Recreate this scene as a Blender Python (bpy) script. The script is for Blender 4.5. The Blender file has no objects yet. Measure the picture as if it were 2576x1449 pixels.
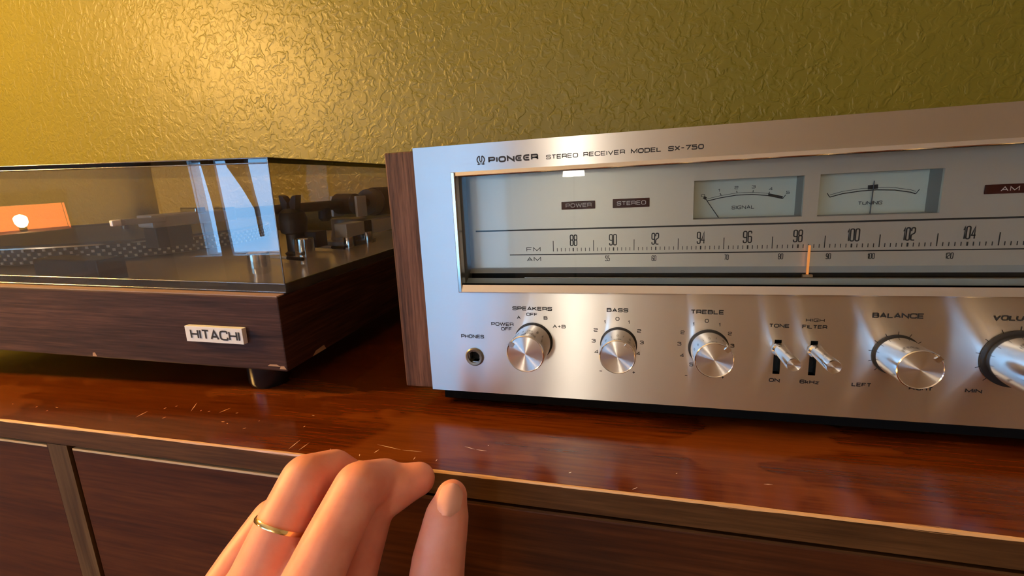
import bpy, bmesh, math, random
from mathutils import Vector, Matrix
random.seed(7)
PI = math.pi
scene = bpy.context.scene
COL = scene.collection

# ------------------------------------------------------------------ camera
FW, FH, FPX = 2576, 1449, 1148.15
YAW, PIT, ROL = 0.261936, -0.199603, 0.046122
CAM = Vector((0.13402, -0.23357, 0.12282))
RC = Matrix.Rotation(YAW, 3, 'Z') @ Matrix.Rotation(PIT, 3, 'X') @ Matrix.Rotation(ROL, 3, 'Y')
cd = bpy.data.cameras.new('camera'); cam = bpy.data.objects.new('camera', cd); COL.objects.link(cam)
cd.sensor_width = 36.0; cd.lens = FPX / FW * 36.0; cd.clip_start = 0.005; cd.clip_end = 50
m = Matrix((RC @ Vector((1, 0, 0)), RC @ Vector((0, 0, 1)), RC @ Vector((0, -1, 0)))).transposed()
cam.matrix_world = Matrix.Translation(CAM) @ m.to_4x4()
scene.camera = cam

# ------------------------------------------------------------------ sky, exposure
SKY_COLOR, SKY_STRENGTH = (0.24, 0.56, 1.0), 17.0
LANTERN_W, GLOBE_W, FLOOR_LAMP_W = 1000.0, 290.0, 72.0
w = bpy.data.worlds.new('sky'); scene.world = w; w.use_nodes = True
bg = w.node_tree.nodes['Background']
bg.inputs[0].default_value = (*SKY_COLOR, 1); bg.inputs[1].default_value = SKY_STRENGTH
vs = scene.view_settings
vs.view_transform = 'Standard'; vs.look = 'None'; vs.gamma = 1.0; vs.use_curve_mapping = False
vs.exposure = 0.0
WIN_X0, WIN_X1, WIN_Z0, WIN_Z1, REAR_Y = -3.36, -0.85, -0.46, 0.62, -3.40
pl = bpy.data.lights.new('window_daylight', 'AREA'); pl.shape = 'RECTANGLE'
pl.size = WIN_X1 - WIN_X0; pl.size_y = WIN_Z1 - WIN_Z0; pl.cycles.is_portal = True
po = bpy.data.objects.new('window_daylight', pl); COL.objects.link(po)
po.location = ((WIN_X0 + WIN_X1) / 2, REAR_Y - 0.02, (WIN_Z0 + WIN_Z1) / 2)
po.rotation_euler = (PI / 2, 0, PI)    # faces +y, into the room

# ------------------------------------------------------------------ pixel helpers
def ray(u, v):
    return RC @ Vector(((u - FW / 2) / FPX, 1.0, -(v - FH / 2) / FPX))
def on(u, v, y=0.0):                       # pixel -> point on the plane y = const
    d = ray(u, v); return CAM + d * ((y - CAM.y) / d.y)
def onz(u, v, z=0.0):
    d = ray(u, v); return CAM + d * ((z - CAM.z) / d.z)
def deep(u, v, d):                         # pixel -> point at depth d along the optical axis
    return CAM + ray(u, v) * d

# ------------------------------------------------------------------ materials
def new_mat(name):
    mt = bpy.data.materials.new(name); mt.use_nodes = True
    nt = mt.node_tree; return mt, nt, nt.nodes['Principled BSDF']
def plain(name, col, rough=0.5, metal=0.0, spec=0.5, coat=0.0, emit=None, es=0.0):
    mt, nt, b = new_mat(name)
    b.inputs['Base Color'].default_value = (*col, 1); b.inputs['Roughness'].default_value = rough
    b.inputs['Metallic'].default_value = metal; b.inputs['Specular IOR Level'].default_value = spec
    b.inputs['Coat Weight'].default_value = coat
    if emit:
        b.inputs['Emission Color'].default_value = (*emit, 1); b.inputs['Emission Strength'].default_value = es
    return mt
def N(nt, t, **kw):
    n = nt.nodes.new(t)
    for k, v in kw.items(): setattr(n, k, v)
    return n
def obj_coords(nt, scale=(1, 1, 1), rot=(0, 0, 0)):
    tc = N(nt, 'ShaderNodeTexCoord'); mp = N(nt, 'ShaderNodeMapping')
    mp.inputs['Scale'].default_value = scale; mp.inputs['Rotation'].default_value = rot
    nt.links.new(tc.outputs['Object'], mp.inputs['Vector']); return mp.outputs['Vector']
def ramp(nt, fac, stops):
    r = N(nt, 'ShaderNodeValToRGB'); e = r.color_ramp.elements
    e[0].position, e[0].color = stops[0][0], (*stops[0][1], 1)
    e[1].position, e[1].color = stops[-1][0], (*stops[-1][1], 1)
    for p, c in stops[1:-1]:
        k = e.new(p); k.color = (*c, 1)
    nt.links.new(fac, r.inputs[0]); return r.outputs[0]
def noise(nt, vec, scale, detail=3.0, rough=0.55, dist=0.0):
    n = N(nt, 'ShaderNodeTexNoise'); n.inputs['Scale'].default_value = scale
    n.inputs['Detail'].default_value = detail; n.inputs['Roughness'].default_value = rough
    n.inputs['Distortion'].default_value = dist
    nt.links.new(vec, n.inputs['Vector']); return n.outputs['Fac']
def bump(nt, b, h, strength, dist):
    bp = N(nt, 'ShaderNodeBump'); bp.inputs['Strength'].default_value = strength
    bp.inputs['Distance'].default_value = dist
    nt.links.new(h, bp.inputs['Height']); nt.links.new(bp.outputs[0], b.inputs['Normal'])
def wood(name, dark, mid, light, axis='x', fine=900, coarse=60, rough=0.35, coat=0.0, bumps=0.15, spec=0.5):
    mt, nt, b = new_mat(name)
    s = {'x': (0.045, 1, 1), 'y': (1, 0.045, 1), 'z': (1, 1, 0.045)}[axis]
    v = obj_coords(nt, s)
    f = noise(nt, v, fine, 3, 0.6); c = noise(nt, v, coarse, 4, 0.6, 0.8)
    mx = N(nt, 'ShaderNodeMath', operation='MULTIPLY_ADD'); mx.inputs[1].default_value = 0.5
    nt.links.new(f, mx.inputs[0])
    m2 = N(nt, 'ShaderNodeMath', operation='MULTIPLY'); m2.inputs[1].default_value = 0.5
    nt.links.new(c, m2.inputs[0]); nt.links.new(m2.outputs[0], mx.inputs[2])
    col = ramp(nt, mx.outputs[0], [(0.36, dark), (0.5, mid), (0.64, light)])
    nt.links.new(col, b.inputs['Base Color'])
    b.inputs['Roughness'].default_value = rough; b.inputs['Coat Weight'].default_value = coat
    b.inputs['Specular IOR Level'].default_value = spec
    if bumps: bump(nt, b, f, bumps, 0.0004)
    return mt
def brushed(name, col, rough, aniso, tangent=None, radial=False, grain=True):
    mt, nt, b = new_mat(name)
    b.inputs['Base Color'].default_value = (*col, 1); b.inputs['Metallic'].default_value = 1.0
    b.inputs['Roughness'].default_value = rough; b.inputs['Anisotropic'].default_value = aniso
    if radial:
        tc = N(nt, 'ShaderNodeTexCoord'); mu = N(nt, 'ShaderNodeVectorMath', operation='MULTIPLY')
        mu.inputs[1].default_value = (1, 0, 1); nt.links.new(tc.outputs['Object'], mu.inputs[0])
        no = N(nt, 'ShaderNodeVectorMath', operation='NORMALIZE'); nt.links.new(mu.outputs[0], no.inputs[0])
        nt.links.new(no.outputs[0], b.inputs['Tangent'])
    elif tangent:
        cx = N(nt, 'ShaderNodeCombineXYZ')
        for i in range(3): cx.inputs[i].default_value = tangent[i]
        nt.links.new(cx.outputs[0], b.inputs['Tangent'])
    if grain:
        v = obj_coords(nt, (0.02, 1, 1)); f = noise(nt, v, 2500, 2, 0.5)
        rr = N(nt, 'ShaderNodeMapRange'); rr.inputs['To Min'].default_value = rough - 0.05; rr.inputs['To Max'].default_value = rough + 0.05
        nt.links.new(f, rr.inputs[0]); nt.links.new(rr.outputs[0], b.inputs['Roughness'])
    return mt
def clear(name, tint, ior=1.5, rough=0.0):      # thin clear sheet: what is behind shows through, the surface mirrors
    mt = bpy.data.materials.new(name); mt.use_nodes = True; nt = mt.node_tree; nt.nodes.clear()
    out = N(nt, 'ShaderNodeOutputMaterial'); mix = N(nt, 'ShaderNodeMixShader')
    tr = N(nt, 'ShaderNodeBsdfTransparent'); tr.inputs[0].default_value = (*tint, 1)
    gl = N(nt, 'ShaderNodeBsdfGlossy'); gl.inputs['Roughness'].default_value = rough
    fr = N(nt, 'ShaderNodeFresnel'); fr.inputs[0].default_value = ior
    nt.links.new(fr.outputs[0], mix.inputs[0]); nt.links.new(tr.outputs[0], mix.inputs[1])
    nt.links.new(gl.outputs[0], mix.inputs[2]); nt.links.new(mix.outputs[0], out.inputs[0])
    return mt

M = {}
def wall_paint(name, c1, c2, rough=0.43):
    mt, nt, b = new_mat(name)
    v = obj_coords(nt)
    big = noise(nt, v, 5, 3, 0.5)
    nt.links.new(ramp(nt, big, [(0.3, c1), (0.7, c2)]), b.inputs['Base Color'])
    a = noise(nt, v, 95, 2.5, 0.5, 0.6); k = noise(nt, v, 34, 2, 0.5)
    st = N(nt, 'ShaderNodeMapRange'); st.interpolation_type = 'SMOOTHSTEP'
    st.inputs['From Min'].default_value = 0.42; st.inputs['From Max'].default_value = 0.60
    nt.links.new(a, st.inputs[0])
    mm = N(nt, 'ShaderNodeMath', operation='MULTIPLY'); nt.links.new(st.outputs[0], mm.inputs[0])
    ks = N(nt, 'ShaderNodeMapRange'); ks.inputs['From Min'].default_value = 0.3; ks.inputs['From Max'].default_value = 0.7
    ks.inputs['To Min'].default_value = 0.35
    nt.links.new(k, ks.inputs[0]); nt.links.new(ks.outputs[0], mm.inputs[1])
    bump(nt, b, mm.outputs[0], 0.40, 0.0017)
    b.inputs['Roughness'].default_value = rough; b.inputs['Specular IOR Level'].default_value = 0.36
    return mt
M['olive'] = wall_paint('olive_wall_paint', (0.124, 0.114, 0.008), (0.138, 0.124, 0.011))
M['room'] = plain('room_plaster', (0.74, 0.72, 0.72), 0.7)
M['left_plaster'] = plain('left_wall_plaster', (0.22, 0.155, 0.105), 0.7)
M['ceiling'] = plain('ceiling_paint', (0.76, 0.75, 0.75), 0.8)
M['floor'] = wood('floor_boards', (0.10, 0.045, 0.02), (0.17, 0.08, 0.035), (0.25, 0.12, 0.055), 'x', 120, 14, 0.35, 0, 0)
M['white'] = plain('white_paint', (0.75, 0.73, 0.7), 0.5)
M['curtain'] = plain('curtain_cloth', (0.30, 0.27, 0.27), 0.9)
M['orange'] = plain('lantern_paper', (0.85, 0.32, 0.09), 0.8, emit=(1.0, 0.24, 0.07), es=7.0)
M['bulb'] = plain('bulb', (1, 0.8, 0.5), 0.5, emit=(1.0, 0.54, 0.20), es=LANTERN_W)
M['globe'] = plain('globe_glass', (1, 0.85, 0.6), 0.5, emit=(1.0, 0.55, 0.15), es=GLOBE_W)
M['shade'] = plain('linen_shade', (0.9, 0.85, 0.75), 0.9, emit=(1.0, 0.90, 0.74), es=FLOOR_LAMP_W)
M['black'] = plain('black_plastic', (0.012, 0.011, 0.011), 0.45)
M['ink'] = plain('black_ink', (0.012, 0.012, 0.014), 0.6)
M['hole'] = plain('dark_cavity', (0.003, 0.003, 0.003), 0.9)
M['side_walnut'] = wood('walnut_side', (0.035, 0.014, 0.008), (0.105, 0.048, 0.030), (0.18, 0.09, 0.06), 'z', 1000, 150, 0.55, 0, 0.5, 0.25)
M['plate'] = brushed('brushed_aluminium', (0.80, 0.79, 0.77), 0.33, 1.0, tangent=(0, 0, 1))
M['trim'] = brushed('polished_trim', (0.84, 0.82, 0.79), 0.16, 0.5, tangent=(0, 0, 1), grain=False)
M['knob_side'] = brushed('turned_aluminium', (0.85, 0.84, 0.82), 0.13, 0.0, grain=False)
M['knob_face'] = brushed('spun_aluminium', (0.86, 0.84, 0.81), 0.27, 1.0, radial=True, grain=False)
M['dial'] = brushed('dial_aluminium', (0.74, 0.72, 0.66), 0.46, 0.8, tangent=(0, 0, 1)); M['dial'].node_tree.nodes['Principled BSDF'].inputs['Metallic'].default_value = 0.7
M['dial_dark'] = plain('dial_surround', (0.16, 0.14, 0.115), 0.45)
M['dial_ledge'] = plain('dial_ledge', (0.46, 0.48, 0.43), 0.4, 0.1)
M['strip'] = plain('scale_strip', (0.50, 0.48, 0.43), 0.4, 0.3)
M['glass'] = clear('dial_glass', (0.96, 0.97, 0.96), 1.28)
M['meter_face'] = plain('meter_face', (0.60, 0.60, 0.48), 0.6)
M['meter_wall'] = plain('meter_wall', (0.30, 0.27, 0.23), 0.35)
M['needle'] = plain('needle', (0.06, 0.05, 0.05), 0.4)
M['lamp_red'] = plain('dark_red_lens', (0.060, 0.006, 0.004), 0.6, 0, 0.08)
M['pale_print'] = plain('pale_print', (0.75, 0.62, 0.55), 0.6)
M['pointer'] = plain('orange_pointer', (0.9, 0.33, 0.07), 0.4, emit=(1.0, 0.30, 0.06), es=0.5)
M['jack'] = plain('jack_metal', (0.16, 0.155, 0.14), 0.35, 0.6)
M['chassis'] = plain('chassis_metal', (0.006, 0.006, 0.006), 0.9, 0, 0.1)

# ------------------------------------------------------------------ mesh helpers
VW = {}                                     # object -> its place in the frame its parts are written in
def link(o, parent, origin=(0, 0, 0)):
    COL.objects.link(o)
    o.location = origin; VW[o] = Matrix.Translation(Vector(origin))
    if parent is not None:
        o.parent = parent; o.matrix_parent_inverse = VW[parent].inverted()
    return o
def root(name, label, cat, loc, mat=None, group=None):
    o = bpy.data.objects.new(name, None); COL.objects.link(o); o.empty_display_size = 0.05
    if mat is not None:
        o.matrix_world = mat; VW[o] = Matrix.Identity(4)      # parts are written in the thing's own frame
    else:
        o.location = loc; VW[o] = Matrix.Translation(Vector(loc))
    tag(o, label, cat, group); return o
def tag(o, label=None, cat=None, group=None, kind=None):
    if label: o['label'] = label
    if cat: o['category'] = cat
    if group: o['group'] = group
    if kind: o['kind'] = kind
    return o
class MB:
    def __init__(s): s.v = []; s.f = []; s.m = []
    def add(s, vs_, fs, mi=0):
        n = len(s.v); s.v += [tuple(p) for p in vs_]
        for f in fs: s.f.append(tuple(i + n for i in f)); s.m.append(mi)
        return s
    def box(s, x0, x1, y0, y1, z0, z1, mi=0):
        vs_ = [(x, y, z) for x in (x0, x1) for y in (y0, y1) for z in (z0, z1)]
        return s.add(vs_, [(0, 1, 3, 2), (4, 6, 7, 5), (0, 4, 5, 1), (2, 3, 7, 6), (0, 2, 6, 4), (1, 5, 7, 3)], mi)
    def lathe(s, prof, c=(0, 0, 0), axis='y', n=48, mi=0, caps=(True, True)):
        # prof: (t along axis, radius)
        vs_ = []; fs = []
        for t, r in prof:
            for k in range(n):
                a = 2 * PI * k / n; p, q = r * math.cos(a), r * math.sin(a)
                vs_.append({'y': (c[0] + p, c[1] + t, c[2] + q), 'z': (c[0] + p, c[1] + q, c[2] + t), 'x': (c[0] + t, c[1] + p, c[2] + q)}[axis])
        for i in range(len(prof) - 1):
            for k in range(n):
                k2 = (k + 1) % n
                fs.append((i * n + k, i * n + k2, (i + 1) * n + k2, (i + 1) * n + k))
        if caps[0]: fs.append(tuple(range(n)))
        if caps[1]: fs.append(tuple((len(prof) - 1) * n + k for k in range(n)))
        return s.add(vs_, fs, mi)
    def tube(s, pts, rad, n=12, mi=0):
        pts = [Vector(p) for p in pts]
        if not hasattr(rad, '__len__'): rad = [rad] * len(pts)
        vs_ = []; fs = []; up = Vector((0, 0, 1))
        for i, p in enumerate(pts):
            d = (pts[min(i + 1, len(pts) - 1)] - pts[max(i - 1, 0)]).normalized()
            a = d.cross(up)
            if a.length < 1e-4: a = d.cross(Vector((1, 0, 0)))
            a.normalize(); b = a.cross(d)
            for k in range(n):
                t = 2 * PI * k / n; vs_.append(p + (a * math.cos(t) + b * math.sin(t)) * rad[i])
        for i in range(len(pts) - 1):
            for k in range(n):
                k2 = (k + 1) % n; fs.append((i * n + k, i * n + k2, (i + 1) * n + k2, (i + 1) * n + k))
        fs.append(tuple(range(n))); fs.append(tuple((len(pts) - 1) * n + k for k in range(n)))
        return s.add(vs_, fs, mi)
    def ribbon(s, pts, hw, y, closed=False):          # flat stroke in the x-z plane
        P = [Vector((p[0], p[1])) for p in pts]; n = len(P); L = []; R = []
        for i in range(n):
            a = P[i] - P[i - 1] if (i > 0 or closed) else P[1] - P[0]
            b = P[(i + 1) % n] - P[i] if (i < n - 1 or closed) else P[-1] - P[-2]
            a = a.normalized(); b = b.normalized()
            na = Vector((-a.y, a.x)); nb = Vector((-b.y, b.x)); t = na + nb
            t = t.normalized() if t.length > 1e-5 else na
            k = min(1.0 / max(t.dot(na), 0.35), 2.2)
            L.append(P[i] + t * hw * k); R.append(P[i] - t * hw * k)
        vs_ = [(p.x, y, p.y) for p in L] + [(p.x, y, p.y) for p in R]
        fs = [(i, (i + 1) % n, n + (i + 1) % n, n + i) for i in range(n if closed else n - 1)]
        return s.add(vs_, fs)
    def build(s, name, mats, parent=None, origin=(0, 0, 0), smooth=None, bevel=0.0, seg=2):
        me = bpy.data.meshes.new(name); o3 = Vector(origin)
        me.from_pydata([Vector(p) - o3 for p in s.v], [], s.f)
        if not isinstance(mats, (list, tuple)): mats = [mats]
        for t in mats: me.materials.append(M[t] if isinstance(t, str) else t)
        me.polygons.foreach_set('material_index', s.m)
        bm = bmesh.new(); bm.from_mesh(me)
        bmesh.ops.remove_doubles(bm, verts=bm.verts, dist=1e-7)
        bmesh.ops.recalc_face_normals(bm, faces=bm.faces)
        if bevel:
            ed = [e for e in bm.edges if len(e.link_faces) == 2 and e.calc_face_angle() > 0.6]
            bmesh.ops.bevel(bm, geom=ed, offset=bevel, segments=seg, affect='EDGES', profile=0.6)
        if smooth is not None:
            for f in bm.faces: f.smooth = True
            for e in bm.edges:
                e.smooth = not (len(e.link_faces) == 2 and e.calc_face_angle(0) > smooth)
        bm.to_mesh(me); bm.free()
        return link(bpy.data.objects.new(name, me), parent, origin)
def box(name, mat, parent, x0, x1, y0, y1, z0, z1, bevel=0.0, **k):
    return MB().box(x0, x1, y0, y1, z0, z1).build(name, mat, parent, bevel=bevel, **k)
def sheet_with_holes(x0, x1, z0, z1, holes, y0, y1):
    xs = sorted({x0, x1, *[h[0] for h in holes], *[h[1] for h in holes]})
    zs = sorted({z0, z1, *[h[2] for h in holes], *[h[3] for h in holes]})
    b = MB()
    hole = lambda x, z: any(h[0] < x < h[1] and h[2] < z < h[3] for h in holes)
    inside = lambda i, j: 0 <= i < len(xs) - 1 and 0 <= j < len(zs) - 1 and not hole((xs[i] + xs[i + 1]) / 2, (zs[j] + zs[j + 1]) / 2)
    for i in range(len(xs) - 1):
        for j in range(len(zs) - 1):
            if not inside(i, j): continue
            a, c, d, e = xs[i], xs[i + 1], zs[j], zs[j + 1]
            b.add([(a, y0, d), (c, y0, d), (c, y0, e), (a, y0, e)], [(0, 1, 2, 3)])
            b.add([(a, y1, d), (c, y1, d), (c, y1, e), (a, y1, e)], [(3, 2, 1, 0)])
            for di, dj, (p, q) in ((-1, 0, ((a, d), (a, e))), (1, 0, ((c, d), (c, e))), (0, -1, ((a, d), (c, d))), (0, 1, ((a, e), (c, e)))):
                if not inside(i + di, j + dj):
                    b.add([(p[0], y0, p[1]), (q[0], y0, q[1]), (q[0], y1, q[1]), (p[0], y1, p[1])], [(0, 1, 2, 3)])
    return b

# ------------------------------------------------------------------ stroke lettering (wide squared capitals)
G = {
 'A': (1.05, [('s', [(0, 0), (.5, 1), (1, 0)]), ('s', [(.2, .3), (.8, .3)])]),
 'B': (1.0, [('q', [(.05, .53), (.94, .53), (.94, 1), (0, 1), (0, 0), (1, 0), (1, .53), (.7, .53)])]),
 'C': (1.05, [('r', [(1, .72), (1, 1), (0, 1), (0, 0), (1, 0), (1, .28)])]),
 'D': (1.05, [('q', [(.5, 0), (0, 0), (0, 1), (1, 1), (1, 0), (.45, 0)])]),
 'E': (.95, [('s', [(1, 1), (0, 1), (0, 0), (1, 0)]), ('s', [(0, .5), (.92, .5)])]),
 'F': (.95, [('s', [(1, 1), (0, 1), (0, 0)]), ('s', [(0, .48), (.88, .48)])]),
 'G': (1.05, [('r', [(1, .76), (1, 1), (0, 1), (0, 0), (1, 0), (1, .45), (.55, .45)])]),
 'H': (1.05, [('s', [(0, 0), (0, 1)]), ('s', [(1, 0), (1, 1)]), ('s', [(0, .5), (1, .5)])]),
 'I': (.02, [('s', [(.5, 0), (.5, 1)])]),
 'K': (1.0, [('s', [(0, 0), (0, 1)]), ('s', [(.95, 1), (.02, .42)]), ('s', [(.33, .62), (1, 0)])]),
 'L': (.88, [('s', [(0, 1), (0, 0), (1, 0)])]),
 'M': (1.3, [('s', [(0, 0), (0, 1), (.5, .12), (1, 1), (1, 0)])]),
 'N': (1.1, [('s', [(0, 0), (0, 1), (1, 0), (1, 1)])]),
 'O': (1.1, [('c', [(0, 0), (0, 1), (1, 1), (1, 0)])]),
 'P': (1.0, [('q', [(0, 0), (0, 1), (1, 1), (1, .4), (.04, .4)])]),
 'R': (1.0, [('q', [(0, 0), (0, 1), (1, 1), (1, .43), (.04, .43)]), ('r', [(.6, .43), (1, .38), (1, 0)])]),
 'S': (1.0, [('r', [(1, .75), (1, 1), (0, 1), (0, .52), (1, .52), (1, 0), (0, 0), (0, .25)])]),
 'T': (.95, [('s', [(0, 1), (1, 1)]), ('s', [(.5, 1), (.5, 0)])]),
 'U': (1.05, [('r', [(0, 1), (0, 0), (1, 0), (1, 1)])]),
 'V': (1.05, [('s', [(0, 1), (.5, 0), (1, 1)])]),
 'W': (1.55, [('s', [(0, 1), (.25, 0), (.5, .95), (.75, 0), (1, 1)])]),
 'X': (1.0, [('s', [(0, 0), (1, 1)]), ('s', [(0, 1), (1, 0)])]),
 'e': (.95, [('r', [(1.02, 1), (0, 1), (0, 0), (1, 0)]), ('s', [(.28, .5), (.9, .5)])]),
 'k': (.7, [('s', [(0, 0), (0, 1)]), ('s', [(.95, .62), (.02, .26)]), ('s', [(.35, .4), (1, 0)])]),
 'z': (.75, [('s', [(0, .65), (1, .65), (0, 0), (1, 0)])]),
 '0': (1.0, [('c', [(0, 0), (0, 1), (1, 1), (1, 0)])]),
 '1': (.3, [('s', [(0, .72), (1, 1), (1, 0)])]),
 '2': (1.0, [('r', [(0, .72), (0, 1), (1, 1), (1, .55), (0, .45), (0, 0), (1.02, 0)])]),
 '3': (1.0, [('r', [(0, .78), (0, 1), (.97, 1), (.97, .53), (.3, .53)]), ('r', [(.3, .53), (1, .53), (1, 0), (0, 0), (0, .22)])]),
 '4': (1.0, [('s', [(.78, 0), (.78, 1), (0, .28), (1.05, .28)])]),
 '5': (1.0, [('s', [(.97, 1), (.05, 1), (.05, .56)]), ('r', [(.05, .58), (1, .58), (1, 0), (0, 0), (0, .2)])]),
 '6': (1.0, [('r', [(.97, .8), (.97, 1), (0, 1), (0, 0), (1, 0), (1, .55), (.02, .55)])]),
 '7': (1.0, [('s', [(0, 1), (1, 1), (.35, 0)])]),
 '8': (1.0, [('c', [(0, .53), (0, 1), (1, 1), (1, .53)]), ('c', [(0, 0), (0, .53), (1, .53), (1, 0)])]),
 '9': (1.0, [('r', [(.03, .2), (.03, 0), (1, 0), (1, 1), (0, 1), (0, .45), (.98, .45)])]),
 '+': (.8, [('s', [(0, .5), (1, .5)]), ('s', [(.5, .12), (.5, .88)])]),
 '-': (.6, [('s', [(0, .5), (1, .5)])]),
 ' ': (.6, []),
}
def round_corners(pts, r, closed, sharp_x=None):
    out = []; n = len(pts)
    for i in range(n):
        if (not closed and i in (0, n - 1)) or (sharp_x is not None and abs(pts[i][0] - sharp_x) < 1e-7): out.append(pts[i]); continue
        p = Vector(pts[i]); a = Vector(pts[i - 1]) - p; b = Vector(pts[(i + 1) % n]) - p
        k = min(r, a.length * 0.48, b.length * 0.48)
        A = p + a.normalized() * k; B = p + b.normalized() * k
        for t in (0, .34, .67, 1):
            q = A * (1 - t) ** 2 + p * 2 * t * (1 - t) + B * t * t; out.append((q.x, q.y))
    return out
def write(mb, txt, x0, x1, zc, h, y, weight=0.15, gap=0.36, rnd=0.3):
    ws = [G[c][0] for c in txt]; tot = sum(ws) + gap * (len(txt) - 1)
    hw = weight * h / 2; sx = (x1 - x0 - 2 * hw) / tot if tot > 0.1 else h; x = x0 + hw
    for c, wd in zip(txt, ws):
        for kind, pts in G[c][1]:
            q = [(x + px * wd * sx, zc - h / 2 + hw + pz * (h - 2 * hw)) for px, pz in pts]
            if kind != 's': q = round_corners(q, rnd * h, kind == 'c', x if kind == 'q' else None)
            mb.ribbon(q, hw, y, kind == 'c')
        x += (wd + gap) * sx
def legend(txt, l, r, hpx, parent, y=0.0, mat='ink', weight=0.16, name='lettering', **k):
    a, b = on(*l, y), on(*r, y)
    h = (on(l[0], l[1] - hpx / 2, y) - on(l[0], l[1] + hpx / 2, y)).z
    mb = MB(); write(mb, txt, a.x, b.x, (a.z + b.z) / 2, h, y - 0.00015, weight, **k)
    return mb.build(name, mat, parent)
def digit(txt, c, hpx, parent, y=0.0, wpx=9, **k):
    return legend(txt, (c[0] - wpx / 2, c[1]), (c[0] + wpx / 2, c[1]), hpx, parent, y, **k)

# ================================================================== the room
WALL_Y, FLOOR_Z, CEIL_Z, LEFT_X, RIGHT_X = 0.43, -0.76, 1.70, -3.75, 2.70
def struct(o): return tag(o, kind='structure')
struct(box('wall_back', 'olive', None, LEFT_X, RIGHT_X, WALL_Y, WALL_Y + 0.1, FLOOR_Z, CEIL_Z))
struct(box('wall_left', 'left_plaster', None, LEFT_X - 0.1, LEFT_X, REAR_Y - 0.1, WALL_Y + 0.1, FLOOR_Z, CEIL_Z))
struct(box('wall_right', 'room', None, RIGHT_X, RIGHT_X + 0.1, REAR_Y - 0.1, WALL_Y + 0.1, FLOOR_Z, CEIL_Z))
fr = sheet_with_holes(LEFT_X, RIGHT_X, FLOOR_Z, CEIL_Z, [(WIN_X0, WIN_X1, WIN_Z0, WIN_Z1)], REAR_Y - 0.1, REAR_Y)
struct(fr.build('wall_front', 'room'))
struct(box('floor', 'floor', None, LEFT_X - 0.1, RIGHT_X + 0.1, REAR_Y - 0.1, WALL_Y + 0.1, FLOOR_Z - 0.1, FLOOR_Z))
struct(box('ceiling', 'ceiling', None, LEFT_X - 0.1, RIGHT_X + 0.1, REAR_Y - 0.1, WALL_Y + 0.1, CEIL_Z, CEIL_Z + 0.1))
win = struct(sheet_with_holes(WIN_X0 - 0.06, WIN_X1 + 0.06, WIN_Z0 - 0.06, WIN_Z1 + 0.06, [(WIN_X0, WIN_X1, WIN_Z0, WIN_Z1)], REAR_Y - 0.005, REAR_Y + 0.025).build('window_1', 'white'))
for x in (-2.52, -1.69):
    box('mullion', 'white', win, x - 0.03, x + 0.03, REAR_Y - 0.07, REAR_Y - 0.03, WIN_Z0, WIN_Z1)
box('transom', 'white', win, WIN_X0, WIN_X1, REAR_Y - 0.07, REAR_Y - 0.03, 0.36, 0.39)
box('window_sill', 'white', win, WIN_X0 - 0.1, WIN_X1 + 0.1, REAR_Y + 0.0, REAR_Y + 0.12, WIN_Z0 - 0.03, WIN_Z0)

def curtain(name, mat, cols, nu, label, folds=34, y=0.085, amp=0.022):     # cols: (z, x_left, x_right) from rod to hem
    b = MB(); vs_ = []; fs = []; rows = []
    for (z0, a0, c0), (z1, a1, c1) in zip(cols[:-1], cols[1:]):
        for k in range(6):
            t = k / 6; rows.append((z0 + (z1 - z0) * t, a0 + (a1 - a0) * t, c0 + (c1 - c0) * t))
    rows.append(cols[-1])
    for z, a, c in rows:
        for i in range(nu + 1):
            s = i / nu; vs_.append((a + (c - a) * s, REAR_Y + y + amp * math.sin(s * folds), z))
    for j in range(len(rows) - 1):
        for i in range(nu):
            p = j * (nu + 1) + i; fs.append((p, p + 1, p + nu + 2, p + nu + 1))
    return tag(b.add(vs_, fs).build(name, mat, smooth=3), label, 'curtain')
mt = bpy.data.materials.new('dimming_sheer_cloth'); mt.use_nodes = True; nt = mt.node_tree; nt.nodes.clear()
o_ = N(nt, 'ShaderNodeOutputMaterial'); mx = N(nt, 'ShaderNodeMixShader'); mx.inputs[0].default_value = 0.62
tr = N(nt, 'ShaderNodeBsdfTransparent'); tr.inputs[0].default_value = (0.36, 0.37, 0.37, 1); tl = N(nt, 'ShaderNodeBsdfTranslucent'); tl.inputs[0].default_value = (0.30, 0.29, 0.27, 1)
nt.links.new(tr.outputs[0], mx.inputs[1]); nt.links.new(tl.outputs[0], mx.inputs[2]); nt.links.new(mx.outputs[0], o_.inputs[0])
M['sheer'] = mt
curtain('drape', 'curtain', [(0.72, -3.20, -3.02), (0.0, -3.13, -3.03), (FLOOR_Z + .02, -3.15, -3.02)], 24, 'narrow grey drape hanging straight over the open window pane', 20)
curtain('drape', 'curtain', [(0.72, -3.00, -2.66), (0.30, -2.92, -2.72), (0.10, -2.80, -2.71), (-0.06, -2.725, -2.695), (-0.30, -2.72, -2.70)], 24, 'grey drape gathered to a point beside the added sheer', 16)
curtain('dimming_sheer', 'sheer', [(0.72, -2.45, -0.80), (FLOOR_Z + .02, -2.45, -0.80)], 90, 'wide white sheer added across the window to dim its light', 130, 0.05, 0.014)  # added sheer, dims the window light that reaches the faceplate
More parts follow.
